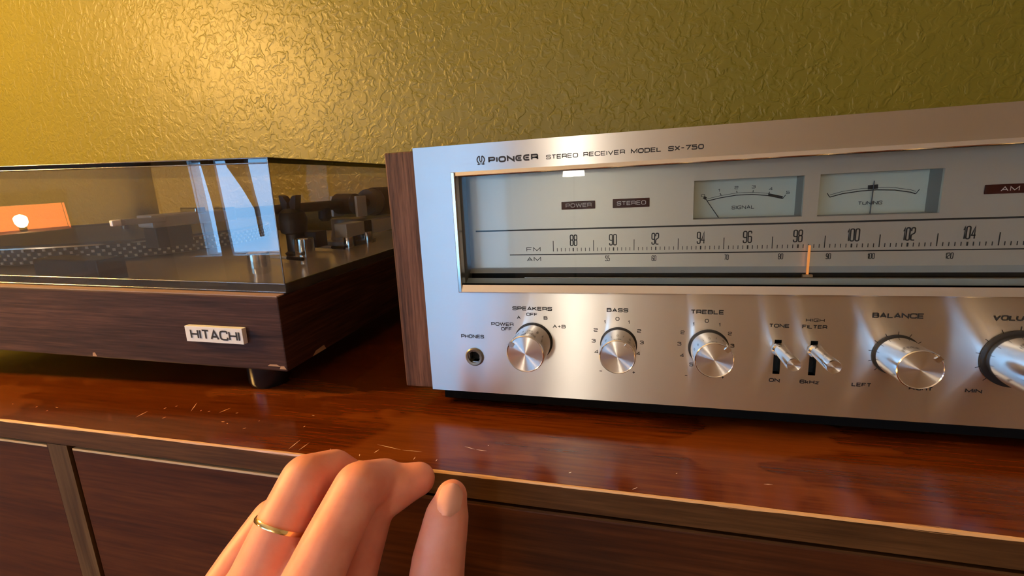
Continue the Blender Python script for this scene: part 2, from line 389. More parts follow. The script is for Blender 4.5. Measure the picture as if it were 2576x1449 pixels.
# lantern on a side table, left of the camera
LX, LY = -1.61, -0.90
ln = root('table_lantern', 'square lantern with orange paper panels and dark lid on side table', 'lantern', None,
          Matrix.Translation((LX, LY, -0.10)) @ Matrix.Rotation(math.radians(34.4), 4, 'Z'))
box('base', 'black', ln, -.10, .10, -.10, .10, 0, .138, 0.003)
box('lid', 'black', ln, -.105, .105, -.105, .105, 0.218, 0.258, 0.004)
for sx in (-1, 1):
    for sy in (-1, 1):
        box('post', 'black', ln, sx * .096 - .004, sx * .096 + .004, sy * .096 - .004, sy * .096 + .004, .138, .218)
box('paper_panel', 'orange', ln, -.095, -.092, -.092, .092, .138, .218)
for sy in (-1, 1): box('paper_panel', 'orange', ln, -.092, .0, sy * .095 - .0015, sy * .095 + .0015, .138, .218)
MB().lathe([(-.022, .003), (-.017, .010), (-.007, .0155), (.007, .0155), (.014, .010), (.0175, .002)], (.01, .012, 0.172), 'z', 20).build('bulb', 'bulb', ln, smooth=1)
MB().lathe([(.138, .009), (.151, .009)], (.01, .012, 0), 'z', 16).build('socket', 'black', ln)
st = root('side_table', 'small dark wooden side table under the orange lantern', 'table', (LX, LY, FLOOR_Z))
M['dark_wood'] = wood('dark_table_wood', (0.03, 0.012, 0.006), (0.06, 0.025, 0.012), (0.1, 0.04, 0.02), 'x', 300, 40, 0.4)
box('tabletop', 'dark_wood', st, LX - .2, LX + .2, LY - .2, LY + .2, -0.125, -0.10, 0.003)
for sx in (-1, 1):
    for sy in (-1, 1):
        box('leg', 'dark_wood', st, LX + sx * .17 - .018, LX + sx * .17 + .018, LY + sy * .17 - .018, LY + sy * .17 + .018, FLOOR_Z, -0.125)
def lamp(name, label, x, y, zc, shade_r, prof, mat):
    o = root(name, label, 'lamp', (x, y, FLOOR_Z))
    MB().lathe([(FLOOR_Z, .12), (FLOOR_Z + .015, .12), (FLOOR_Z + .03, .02)], (x, y, 0), 'z', 32).build('base', 'black', o)
    MB().lathe([(FLOOR_Z + .03, .008), (zc + prof[0][0], .008)], (x, y, 0), 'z', 12).build('pole', 'black', o)
    MB().lathe([(zc + t, r) for t, r in prof], (x, y, 0), 'z', 32).build('shade', mat, o, smooth=1)
    return o
R0 = 0.09
lamp('globe_lamp', 'floor lamp with a glowing amber glass globe near the olive wall', -1.09, -0.30, 0.602, R0,
     [(-R0 * math.cos(a), max(R0 * math.sin(a), .004)) for a in [PI * k / 10 for k in range(11)]], 'globe')
lamp('drum_lamp', 'floor lamp with a cream drum shade beside the window', -0.28, -3.18, 0.35, 0.07, [(-.11, .08), (.11, .06)], 'shade')

# ================================================================== sideboard
M['top_wood'] = None
def top_wood():
    mt, nt, b = new_mat('lacquered_top')
    v = obj_coords(nt, (0.06, 1, 1)); f = noise(nt, v, 420, 3, 0.6); c = noise(nt, v, 45, 4, 0.6, 0.7)
    ad = N(nt, 'ShaderNodeMath', operation='ADD'); nt.links.new(f, ad.inputs[0]); nt.links.new(c, ad.inputs[1])
    hf = N(nt, 'ShaderNodeMath', operation='MULTIPLY'); hf.inputs[1].default_value = .5; nt.links.new(ad.outputs[0], hf.inputs[0])
    grain = ramp(nt, hf.outputs[0], [(0.36, (0.055, 0.009, 0.0008)), (0.5, (0.108, 0.020, 0.0015)), (0.66, (0.165, 0.037, 0.003))])
    pv = obj_coords(nt, (0.5, 1, 1)); pn = noise(nt, pv, 16, 3, 0.6, 0.4)       # old worn patches
    st_ = N(nt, 'ShaderNodeMapRange'); st_.inputs['From Min'].default_value = 0.54; st_.inputs['From Max'].default_value = 0.57
    nt.links.new(pn, st_.inputs[0])
    mx = N(nt, 'ShaderNodeMix', data_type='RGBA', blend_type='MIX'); mx.inputs[7].default_value = (0.24, 0.062, 0.010, 1)
    sc = N(nt, 'ShaderNodeMath', operation='MULTIPLY'); sc.inputs[1].default_value = .38; nt.links.new(st_.outputs[0], sc.inputs[0])
    nt.links.new(sc.outputs[0], mx.inputs[0]); nt.links.new(grain, mx.inputs[6]); nt.links.new(mx.outputs[2], b.inputs['Base Color'])
    b.inputs['Roughness'].default_value = 0.24
    rr = N(nt, 'ShaderNodeMapRange'); rr.inputs['To Min'].default_value = .08; rr.inputs['To Max'].default_value = .26
    nt.links.new(pn, rr.inputs[0]); nt.links.new(rr.outputs[0], b.inputs['Roughness'])
    bump(nt, b, f, 0.06, 0.0003)
    return mt
M['top_wood'] = top_wood()
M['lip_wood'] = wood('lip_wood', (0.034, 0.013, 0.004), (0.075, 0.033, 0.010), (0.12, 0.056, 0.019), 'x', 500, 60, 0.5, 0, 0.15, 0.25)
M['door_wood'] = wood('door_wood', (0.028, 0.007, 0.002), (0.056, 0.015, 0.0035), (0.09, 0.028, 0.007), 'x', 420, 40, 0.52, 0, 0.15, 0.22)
M['stile_wood'] = wood('stile_wood', (0.05, 0.027, 0.012), (0.09, 0.054, 0.024), (0.13, 0.082, 0.038), 'z', 420, 60, 0.5, 0, 0.15, 0.25)
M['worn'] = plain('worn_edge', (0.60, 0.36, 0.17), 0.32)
M['worn_lit'] = plain('worn_lit_edge', (0.55, 0.45, 0.32), 0.35)  # worn door top; the light it catches is painted into the pale colour
SX0, SX1, SYF, SYB = -0.98, 1.24, -0.060, 0.415
sb = root('sideboard', 'long dark reddish wooden sideboard with scratched glossy top and flat doors', 'sideboard', ((SX0 + SX1) / 2, 0.18, FLOOR_Z))
top = box('top', 'top_wood', sb, SX0, SX1, SYF + 0.0012, SYB, -0.012, 0.0)
box('front_lip', 'lip_wood', top, SX0, SX1, SYF, SYF + 0.0012, -0.012, -0.0011)
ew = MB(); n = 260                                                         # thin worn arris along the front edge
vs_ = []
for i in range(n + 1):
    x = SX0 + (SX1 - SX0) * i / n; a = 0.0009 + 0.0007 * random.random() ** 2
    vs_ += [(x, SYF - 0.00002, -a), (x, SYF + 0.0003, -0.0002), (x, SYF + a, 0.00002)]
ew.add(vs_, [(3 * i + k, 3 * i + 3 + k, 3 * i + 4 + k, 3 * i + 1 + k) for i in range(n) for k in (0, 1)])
ew.build('worn_edge', 'worn', top)
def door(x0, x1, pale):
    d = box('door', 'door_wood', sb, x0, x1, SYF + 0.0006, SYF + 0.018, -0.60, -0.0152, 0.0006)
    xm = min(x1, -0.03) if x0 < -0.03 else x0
    if xm > x0: box('top_edge', pale, d, x0 + .0006, xm - .0006, SYF + 0.0005, SYF + 0.017, -0.0153, -0.0141)  # painted bright line, stops where the caught light fades
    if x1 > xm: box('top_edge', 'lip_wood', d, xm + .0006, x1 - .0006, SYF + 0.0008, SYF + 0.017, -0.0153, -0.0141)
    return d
door(SX0 + .004, -0.2118, 'worn_lit'); door(-0.1914, 0.36, 'worn_lit'); door(0.384, SX1 - .004, 'worn_lit')
for a, c in ((-0.2112, -0.1945), (0.3625, 0.3815)):
    box('stile', 'stile_wood', sb, a, c, SYF + 0.0002, SYF + 0.03, -0.60, -0.0125)
box('side_panel', 'lip_wood', sb, SX0, SX0 + .018, SYF + .02, SYB, -0.61, -0.012); box('side_panel', 'lip_wood', sb, SX1 - .018, SX1, SYF + .02, SYB, -0.61, -0.012)
box('carcass', 'hole', sb, SX0 + .018, SX1 - .018, SYF + .032, SYB - .002, -0.60, -0.0125)
box('bottom_panel', 'lip_wood', sb, SX0, SX1, SYF + .002, SYB, -0.62, -0.605)
for x in (SX0 + .1, SX1 - .1):
    for y in (SYF + .06, SYB - .05):
        MB().lathe([(FLOOR_Z, .013), (-0.62, .024)], (x, y, 0), 'z', 20).build('leg', 'lip_wood', sb, smooth=1)
scr = MB()                                                                 # scratches and chips on the top
def scratch(u0, v0, u1, v1, wpx):
    a, c = onz(u0, v0), onz(u1, v1); d = (c - a); d.z = 0
    if d.length < 1e-5: return
    nrm = Vector((-d.y, d.x, 0)).normalized() * wpx * 0.00011
    mid = (a + c) / 2
    scr.add([a + Vector((0, 0, 6e-5)), mid + nrm + Vector((0, 0, 6e-5)), c + Vector((0, 0, 6e-5)), mid - nrm + Vector((0, 0, 6e-5))], [(0, 1, 2, 3)])
for s_ in [(341, 1050, 373, 1034, 2.4), (411, 1029, 420, 1025, 2), (407, 1053, 418, 1049, 2), (440, 1023, 448, 1021, 1.6), (480, 1035, 496, 1013, 2), (503, 1034, 508, 1032, 2),
           (550, 1039, 581, 1026, 2.2), (522, 1036, 530, 1034, 2), (592, 1040, 600, 1038, 2.4), (556, 1061, 566, 1061, 2.4), (570, 1065, 574, 1066, 2), (610, 1079, 620, 1076, 2.4),
           (650, 1060, 654, 1058, 2), (763, 1075, 768, 1071, 2.4), (784, 1045, 792, 1046, 2), (725, 1131, 756, 1106, 2), (750, 1134, 779, 1113, 2), (825, 1140, 833, 1128, 2.6), (905, 1142, 904, 1148, 2),
           (940, 1140, 954, 1131, 2.4), (948, 1118, 1010, 1132, 2), (1010, 1132, 1062, 1137, 1.6), (1040, 1157, 1045, 1149, 2), (1096, 1161, 1100, 1155, 2), (1168, 1123, 1196, 1131, 1.8), (1196, 1131, 1226, 1135, 2.2),
           (1228, 1122, 1229, 1120, 3), (139, 1024, 147, 1026, 1.4), (88, 1025, 96, 1022, 1.6), (30, 1017, 34, 1016, 1.6), (115, 1034, 122, 1032, 1.4), (1224, 993, 1229, 995, 3), (1920, 1218, 1945, 1219, 1.6), (1700, 1192, 1704, 1190, 2), (1590, 1232, 1604, 1226, 1.6), (1430, 1190, 1438, 1188, 1.6)]:
    scratch(*s_)
M['scratch'] = plain('bare_scratch', (0.80, 0.58, 0.38), 0.6)
tag(scr.build('scratches', 'scratch', top), kind='stuff')

# ================================================================== receiver
PX0 = 0.0197; PX1 = 0.476; ZB, ZT = 0.012, 0.150
rc = root('stereo_receiver', 'silver stereo receiver with walnut sides, glass dial window and round knobs', 'receiver', ((PX0 + PX1) / 2, 0.18, 0))
WX0, WX1, WZ0, WZ1 = 0.0412, 0.396, 0.0715, 0.1362                  # outer edge of the window bezel
KZ = 0.0442
slots = []
for (l, r_, t, bt) in ((1946, 1964, 854.5, 940.5), (2036, 2054.5, 857, 944)):
    a = on(l, (t + bt) / 2); c = on(r_, (t + bt) / 2); slots.append((a.x, c.x, on(l, bt).z, on(l, t).z))
jk = on(1194.5, 896.8); jr = (on(1194.5 + 22, 896.8) - jk).x
holes = [(WX0 + .002, WX1 - .002, WZ0 + .002, WZ1 - .002)] + slots + [(jk.x - jr * .55, jk.x + jr * .55, jk.z - jr * .55, jk.z + jr * .55)]
fp = sheet_with_holes(PX0, PX1, ZB, ZT, holes, 0.0, 0.004).build('faceplate', 'plate', rc)
for (a, c, d, e) in slots:
    box('slot_well', 'hole', fp, a - .0005, c + .0005, 0.0041, 0.0045, d - .0005, e + .0005)
wl = on(966.5, 381, 0.0015); wb_ = on(1022.5, 977.5, 0.0015)
wxl = (wl.x + wb_.x) / 2
box('side_panel', 'side_walnut', rc, wxl, PX0 - .0002, 0.0015, 0.37, ZB + .0003, ZT - 0.0012, 0.0008)
box('side_panel', 'side_walnut', rc, PX1 + .0002, PX1 + .0145, 0.0015, 0.37, ZB + .0003, ZT - 0.0012, 0.0008)
body = box('chassis', 'chassis', rc, PX0 + .0002, PX1 - .0002, 0.0405, 0.368, ZB + .002, ZT - .002)
box('shade_skirt', 'chassis', rc, PX0 + .004, PX1 - .004, 0.008, 0.362, 0.0035, ZB + .0018)  # black skirt added so the gap under the receiver stays dark
box('chassis_front', 'chassis', rc, PX0 + .0002, PX1 - .0002, 0.0046, 0.0404, ZB + .002, WZ0 - .0005)
box('chassis_front', 'chassis', rc, PX0 + .0002, PX1 - .0002, 0.0046, 0.0404, WZ1 + .0005, ZT - .002)
for i in range(24):
    x = PX0 + .06 + i * .0145
    box('vent_slat', 'chassis', body, x, x + .006, 0.08, 0.33, ZT - .002, ZT - .0005)
for x in (PX0 + .045, PX1 - .045):
    for y in (0.045, 0.32):
        MB().lathe([(0, .011), (.003, .0125), (ZB + .002, .0125)], (x, y, 0), 'z', 24).build('foot', 'black', rc, smooth=.6)
# bezel: four bars around the dial opening
IX0, IX1, IZ0, IZ1 = on(1160, 600).x, WX1 - .005, on(1400, 716.5).z, on(1160, 444).z
bez = MB()
def prism(profile, x0, x1):                                              # profile in (y, z)
    b = MB(); n = len(profile)
    b.add([(x0, y, z) for y, z in profile] + [(x1, y, z) for y, z in profile],
          [tuple(range(n)), tuple(range(2 * n - 1, n - 1, -1))] + [(i, (i + 1) % n, n + (i + 1) % n, n + i) for i in range(n)])
    return b
prism([(0.003, WZ0), (-0.0022, WZ0), (-0.0034, WZ0 + .0008), (-0.0012, IZ0), (0.003, IZ0)], WX0 + .0024, WX1).build('bezel_bar', 'trim', rc)
prism([(0.003, WZ1), (-0.0006, WZ1), (-0.0016, IZ1 + .0004), (-0.0012, IZ1), (0.003, IZ1)], WX0 + .0024, WX1).build('bezel_bar', 'trim', rc)
box('bezel_bar', 'trim', rc, WX0, WX0 + .0022, -0.0022, 0.003, WZ0, WZ1, 0.0004)
bl = MB(); bl.add([(WX0 + .0024, -.001, WZ0 + .001), (IX0, 0.002, WZ0 + .001), (IX0, 0.002, WZ1 - .001), (WX0 + .0024, -.001, WZ1 - .001)], [(0, 1, 2, 3)])
bl.add([(WX0 + .0024, -.001, WZ0 + .001), (WX0 + .0024, .003, WZ0 + .001), (IX0, 0.003, WZ0 + .001), (IX0, 0.002, WZ0 + .001)], [(0, 1, 2, 3)])
bl.build('bezel_bar', 'trim', rc); box('bezel_bar', 'trim', rc, IX1, WX1, -0.002, 0.003, WZ0, WZ1, 0.0004)
pane = box('dial_glass', 'glass', rc, IX0 - .001, IX1 + .001, 0.0032, 0.0036, IZ0 - .001, IZ1 + .001)
# dial chamber
D = 0.016
box('chamber_wall', 'dial_dark', rc, IX0 - .0025, IX0 - .001, 0.0041, D + .02, WZ0, WZ1)
box('chamber_wall', 'dial_dark', rc, IX1 + .001, IX1 + .0025, 0.0041, D + .02, WZ0, WZ1)
box('chamber_wall', 'dial_ledge', rc, IX0 - .001, IX1 + .001, 0.0041, D + .02, IZ1 + .001, IZ1 + .002)
zf = on(1500, 700, D - .006).z
prism([(0.0041, IZ0 - .0014), (0.0041, IZ0 - .003), (D - .006, IZ0 - .003), (D - .006, zf)], IX0 - .001, IX1 + .001).build('chamber_floor', 'dial_ledge', rc)
mt_rects = []
for (tl, tr, br, b_l) in (((1747, 455), (2024, 441), (2018, 545), (1743, 552)), ((2066, 437), (2379, 424), (2362, 535), (2054, 545))):
    p = [on(*q, D) for q in (tl, tr, br, b_l)]
    mt_rects.append(((p[0].x + p[3].x) / 2, (p[1].x + p[2].x) / 2, (p[2].z + p[3].z) / 2, (p[0].z + p[1].z) / 2))
DZ0 = on(1500, 672, D).z
dial = sheet_with_holes(IX0 - .001, IX1 + .001, DZ0, IZ1 + .001, mt_rects, D, D + .0015).build('dial_plate', 'dial', rc)
# strip, dark pointer channel and rail under the scale
zs1 = on(1500, 686, D - .002).z; zs2 = on(1500, 697, D - .002).z
prism([(D, DZ0), (D - .003, zs1), (D, zs1)], IX0 - .001, IX1 + .001).build('scale_strip', 'strip', dial)
box('pointer_channel', 'hole', dial, IX0 - .001, IX1 + .001, D + .0005, D + .001, zs2 - .003, zs1 + .001)
r0 = on(1320, 699, D - .005); box('pointer_rail', 'trim', dial, r0.x, IX1, D - .0055, D - .0045, r0.z - .0005, r0.z + .0004)
# dividing grooves
def hline(u0, v0, u1, v1, th, y, parent, name, mat='ink', x1=None):
    a, c = on(u0, v0, y), on(u1, v1, y); z = (a.z + c.z) / 2
    return box(name, mat, parent, a.x, x1 or c.x, y - .0002, y + .0001, z - th / 2, z + th / 2)
hline(1197, 581.8, 2576, 546.4, .0008, D, dial, 'groove_line', x1=IX1)
fl_ = hline(1282.7, 640.5, 2576, 627, .0005, D, dial, 'scale_line', x1=IX1 - .01)
zline = (on(1282.7, 640.5, D).z + on(2576, 627, D).z) / 2
maj = [on(u, v, D).x for u, v in ((1392, 620), (1493, 618), (1595, 615), (1706, 612), (1821, 610), (1943, 607), (2075, 605), (2213, 602), (2358, 600), (2514, 598))]
step = (maj[-1] - maj[0]) / 9
while len(maj) < 13 and maj[-1] + step < IX1 - .012: maj.append(maj[-1] + step)
zt0 = on(1392, 632.5, D).z; zt1 = on(1392, 606, D).z; zt2 = on(1450, 623.5, D).z
mk = MB()
for i, x in enumerate(maj):
    mk.box(x - .00017, x + .00017, D - .0002, D, zt0, zt1)
    if i + 1 < len(maj):
        for k in range(1, 10):
            xx = x + (maj[i + 1] - x) * k / 10; hw = .0003 if k == 5 else .00014
            mk.box(xx - hw, xx + hw, D - .0002, D, zt0, zt2)
tag(mk.build('scale_ticks', 'ink', dial), kind='stuff')
for t, l, r_, v, h in (('88', 1433.5, 1452.5, 604.5, 29), ('90', 1532, 1552, 603, 29), ('92', 1638.5, 1658, 600.5, 30), ('94', 1752.5, 1774, 598, 31), ('96', 1868.5, 1892, 596, 31),
                       ('98', 1995, 2019.5, 593.5, 32), ('100', 2131, 2163, 591, 33), ('102', 2271, 2303, 588.5, 34), ('104', 2422, 2456, 585, 34)):
    legend(t, (l, v), (r_, v), h, dial, D, weight=.088, gap=.42, rnd=.12)
for t, l, r_, v, h in (('55', 1522.5, 1534, 650, 14), ('60', 1639, 1651, 649.5, 14), ('70', 1821.5, 1833, 647, 14), ('80', 1957, 1970, 645, 15), ('90', 2077, 2090, 644.5, 15), ('100', 2182, 2200, 644, 15), ('120', 2378, 2398, 643, 16)):
    legend(t, (l, v), (r_, v), h, dial, D, weight=.11, gap=.42, rnd=.15)
legend('FM', (1324.5, 627.5), (1360, 627), 10.5, dial, D, weight=.15); legend('AM', (1325.5, 652.5), (1361, 651.5), 10.5, dial, D, weight=.15)
# indicator lenses
for txt, tl, br, tx in (('POWER', (1412.5, 508), (1497.5, 524.5), (1423.5, 1488.5, 516.3)), ('STEREO', (1541.5, 501), (1634, 520), (1552, 1625, 510.5)), ('AM', (2478, 465), (2600, 484), (2515, 2562, 475.0))):
    a, c = on(*tl, D), on(*br, D)
    le = box('indicator_lens', 'lamp_red', dial, a.x, c.x, D - .0006, D, c.z, a.z, 0.0002)
    mb = MB(); p0, p1 = on(tx[0], tx[2], D), on(tx[1], tx[2], D)
    write(mb, txt, p0.x, p1.x, (a.z + c.z) / 2, .0021 if txt != 'AM' else .002, D - .00068, .15); mb.build('lettering', 'pale_print', dial)
# meters
def meter(rect, pts, text_lr, needle, extra):
    x0, x1, z0, z1 = rect; yb = D + .011
    mb = MB()
    for q in ((x0 - .0006, x0, z0, z1), (x1, x1 + .0006, z0, z1), (x0 - .0006, x1 + .0006, z0 - .0006, z0), (x0 - .0006, x1 + .0006, z1, z1 + .0006)):
        mb.box(q[0], q[1], D + .0016, yb + .001, q[2], q[3])
    mt_ = mb.build('meter', 'meter_wall', rc)
    box('meter_card', 'meter_face', mt_, x0, x1, yb, yb + .0005, z0, z1)
    sc = MB(); yy = yb - .0003
    P = [(on(u, v, yb).x, on(u, v, yb).z) for u, v in pts]
    sc.ribbon(P, .00022, yy)
    P2 = [(x, z + .0011) for x, z in P]; sc.ribbon(P2, .00010, yy)
    for kind, a, b_, hw in extra:
        p, q = on(*a, yb), on(*b_, yb); sc.ribbon([(p.x, p.z), (q.x, q.z)], hw, yy - .0001)
    sc.build('meter_scale', 'ink', mt_)
    p, q = on(*needle[0], yb - .0015), on(*needle[1], yb - .0015)
    MB().tube([(p.x, yb - .0015, p.z), (q.x, yb - .0015, q.z)], .00022, 6).build('needle', 'needle', mt_)
    return mt_, yb
sig = [(1779.5, 505.5), (1813, 497.5), (1852, 491), (1892, 489), (1932, 492), (1968, 499.5)]
m1, yb = meter(mt_rects[0], sig, None, ((1775, 500), (1808.5, 549)),
               [('t', (1811, 486), (1814, 491.5), .00017), ('t', (1852.5, 480), (1854, 486), .00017), ('t', (1894.5, 478.5), (1893.5, 484.5), .00017), ('t', (1935.5, 482.5), (1933, 488), .00017),
                ('t', (1932, 489.5), (1968, 497.5), .0006), ('t', (1776, 500), (1770, 496), .0007), ('t', (1968, 500), (1976, 490), .00017)])
for t, u, v in (('0', 1768.5, 492), ('1', 1808.5, 479), ('2', 1852.5, 472), ('3', 1896, 470), ('4', 1939, 475), ('5', 1982, 484)):
    digit(t, (u, v), 7.5, m1, yb - .0001, wpx=(4 if t == '1' else 9.5))
legend('SIGNAL', (1840.5, 521.5), (1898, 521), 9, m1, yb - .0001)
tun = [(2086.5, 496), (2120, 487), (2165, 480.5), (2204, 477.5), (2250, 478), (2290, 483.5), (2302.5, 487.5)]
m2, yb = meter(mt_rects[1], tun, None, ((2188, 541), (2199.5, 454.5)),
               [('t', (2182, 471.5), (2208, 469), .0010), ('t', (2086.5, 496), (2080, 486), .00017), ('t', (2302.5, 487.5), (2312, 476), .00017)])
legend('TUNING', (2158, 511), (2219, 510), 9, m2, yb - .0001)
# tuning pointer
a, c = on(2035.5, 617, D - .003), on(2031.5, 690, D - .003)
ptr = MB().box((a.x + c.x) / 2 - .00042, (a.x + c.x) / 2 + .00042, D - .0035, D - .0025, c.z, a.z)
po_ = ptr.build('tuning_pointer', 'pointer', rc)
M['carriage'] = plain('pointer_carriage', (0.35, 0.20, 0.10), 0.5)
box('pointer_carriage', 'carriage', po_, (a.x + c.x) / 2 - .0022, (a.x + c.x) / 2 + .0022, D - .0042, D - .0022, c.z - .0016, c.z, .0004)

# printed legends on the faceplate
legend('PIONeeR', (1228.3, 402.5), (1354.2, 394.5), 15.5, fp, weight=.27, gap=.42, rnd=.35)
lg = MB(); c0 = on(1209.6, 403.2); hh = (on(1209.6, 391.7) - on(1209.6, 414.7)).z / 2; ww = (on(1220.4, 403.2) - on(1198.8, 403.2)).x / 2
LP = lambda q: [(c0.x + x * ww, c0.z + z * hh) for x, z in q]
for s in (-1, 1):
    lg.ribbon(LP([(s * .30, .93), (s * .62, .72), (s * .86, .30), (s * .84, -.10), (s * .62, -.48), (s * .40, -.70)]), .00028, -.00015)
    lg.ribbon(LP([(s * .80, -.86), (s * .26, -.86)]), .0003, -.00015)
    lg.ribbon(LP([(s * .27, .93), (s * .24, -.1), (0, -.38)]), .00022, -.00015)
lg.ribbon(LP([(0, -.36), (0, -.98)]), .00018, -.00015)
lg.build('emblem', 'ink', fp)
for t, l, r_, h in (('STEREO', (1373.8, 395), (1454.4, 390.5), 11.2), ('RECEIVER', (1467.6, 388.5), (1572.3, 382), 11.4), ('MODEL', (1586.8, 380.3), (1663.8, 376), 12), ('SX-750', (1680.7, 374), (1770.9, 368.6), 12.8)):
    legend(t, l, r_, h, fp, weight=.18 if t in ('STEREO', 'RECEIVER') else .22)
for t, l, r_, h in (('SPEAKERS', (1289, 775.6), (1389, 777), 9.8), ('OFF', (1324, 790.5), (1352, 791), 8.4), ('A', (1300.5, 798.2), (1309.7, 798.2), 8), ('B', (1367.7, 800), (1377.5, 800), 8.6),
                    ('A+B', (1390.5, 821), (1423.2, 821.4), 8.4), ('POWER', (1236, 814.5), (1292, 816), 8.8), ('OFF', (1261, 827), (1287.7, 827.5), 8.4), ('PHONES', (1160.4, 845.6), (1217.6, 846.4), 9),
                    ('BASS', (1526.3, 780), (1580.6, 780.5), 10), ('TREBLE', (1737.4, 784.2), (1821.7, 785.4), 11), ('TONE', (1934.5, 818.6), (1986.2, 820), 9.8), ('HIGH', (2027, 804.8), (2074.6, 806), 8.6),
                    ('FILTER', (2018, 821.4), (2080.8, 823), 9.6), ('ON', (1933.8, 955.5), (1961.4, 956.5), 9.6), ('6kHz', (2011, 959.5), (2060, 961.5), 10), ('LEFT', (2142, 966.5), (2191.8, 968.5), 9.8),
                    ('RIGHT', (2286, 975), (2346, 979), 10), ('MIN', (2427.8, 982), (2470, 984.5), 9.8), ('BALANCE', (2195, 791.8), (2324.5, 796), 13.2), ('VOLUME', (2499, 797.5), (2619, 803), 13.6)):
    legend(t, l, r_, h, fp, weight=.225 if h > 9.5 else .195)
for t, u, v in (('0', 1553.3, 802), ('1', 1521.2, 809.7), ('1', 1581.6, 810.4), ('2', 1498.6, 829.7), ('2', 1608, 832.7), ('3', 1493.5, 857), ('3', 1614.7, 861.4), ('4', 1500.4, 884.5), ('4', 1605.4, 889), ('-', 1511.4, 932.9), ('+', 1594.2, 936.7),
                ('0', 1778, 807), ('1', 1744.3, 815), ('1', 1810, 817), ('2', 1717, 836), ('2', 1836, 839), ('3', 1709, 864.6), ('3', 1842.4, 869.7), ('4', 1715.6, 893.7), ('5', 1738.8, 916.6), ('-', 1725.8, 944), ('+', 1818, 949)):
    digit(t, (u, v), 9 if t not in '+-' else 9, fp, wpx=4.2 if t == '1' else (8 if t in '+-' else 10), weight=.18)
# phone jack
MB().lathe([(0.0, jr), (-.0010, jr), (-.0016, jr * .88), (-.0014, jr * .66), (.004, jr * .62)], (jk.x, 0, jk.z), 'y', 40, caps=(False, False)).build('jack_ring', 'jack', rc, (jk.x, 0, jk.z), smooth=.5)
MB().lathe([(.0041, jr * .75), (.0043, jr * .75)], (jk.x, 0, jk.z), 'y', 24).build('jack_well', 'hole', rc)
# knobs
def knob(x, z, r, ln_, ang=None, ring=0.0, name='knob'):
    k = MB().lathe([(-.0006, r * .93), (-.0012, r * .985), (-.003, r), (-ln_ + .0016, r * .985), (-ln_ + .0004, r * .965), (-ln_, r * .93)], (x, 0, z), 'y', 64, caps=(True, False)).build(name, 'knob_side', rc, (x, 0, z), smooth=.5)
    MB().lathe([(-ln_, r * .93), (-ln_ + .0003, r * .90), (-ln_ + .00028, r * .4), (-ln_ + .00026, .00005)], (x, 0, z), 'y', 64, caps=(False, True)).build('knob_face', 'knob_face', k, (x, 0, z))
    if ang is not None:
        ca, sa = math.cos(ang), math.sin(ang); c = MB()
        hw = .0011; q = []
        for rr, s in ((r * .74, -1), (r * .74, 1), (r * .99, 1), (r * .99, -1)):
            q.append((x + rr * ca - s * hw * sa, z + rr * sa + s * hw * ca))
        c.add([(a, -ln_ - .00025, b) for a, b in q] + [(a, -ln_ + .004, b) for a, b in q], [(0, 1, 2, 3), (0, 4, 5, 1), (1, 5, 6, 2), (2, 6, 7, 3), (3, 7, 4, 0)])
        c.build('pointer_notch', 'trim', k)
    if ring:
        MB().lathe([(-.0001, ring), (-.0005, ring), (-.0006, r * .9)], (x, 0, z), 'y', 64, caps=(False, True)).build('base_ring', 'black', k, smooth=.5)  # black ring behind the knob base
    return k
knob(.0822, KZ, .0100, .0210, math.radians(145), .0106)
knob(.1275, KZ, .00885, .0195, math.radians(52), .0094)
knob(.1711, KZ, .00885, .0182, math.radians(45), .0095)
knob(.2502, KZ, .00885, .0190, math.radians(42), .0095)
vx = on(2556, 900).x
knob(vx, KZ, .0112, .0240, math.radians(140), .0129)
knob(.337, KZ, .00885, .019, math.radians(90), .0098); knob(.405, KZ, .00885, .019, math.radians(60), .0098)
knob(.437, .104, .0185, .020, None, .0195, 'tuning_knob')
for cx, r0_, r1_ in ((.2502, .0094, .0110), (vx, .0127, .0146)):
    tk = MB()
    for i in range(11):
        a_ = math.radians(225 - 27 * i); tk.ribbon([(cx + r0_ * math.cos(a_), KZ + r0_ * math.sin(a_)), (cx + r1_ * math.cos(a_), KZ + r1_ * math.sin(a_))], .00013, -.00015)
    tk.build('tick_marks', 'ink', fp)
# switch levers
for (a, c, d, e), face, base in ((slots[0], (2000, 917), (1962, 877)), (slots[1], (2102, 921), (2053, 881))):
    x = (a + c) / 2 + .0004; z = on(base[0], base[1]).z
    best = min((abs((on(face[0], face[1], -y_ / 2000).x - x)), y_ / 2000) for y_ in range(8, 60))
    L_ = min(max(best[1], .012), .022); r_ = .0030
    s_ = MB().lathe([(.003, r_ * .7), (-.0006, r_ * .7), (-.001, r_ * 1.1), (-.002, r_ * 1.1), (-.003, r_ * .88), (-L_ + .001, r_ * 1.02), (-L_, r_ * .92)], (x, 0, z), 'y', 32, caps=(True, False)).build('switch_lever', 'knob_side', rc, (x, 0, z), smooth=.5)
    MB().lathe([(-L_, r_ * .92), (-L_ + .0001, r_ * .4), (-L_ + .0001, .00005)], (x, 0, z), 'y', 32, caps=(False, True)).build('lever_face', 'knob_face', s_, (x, 0, z))

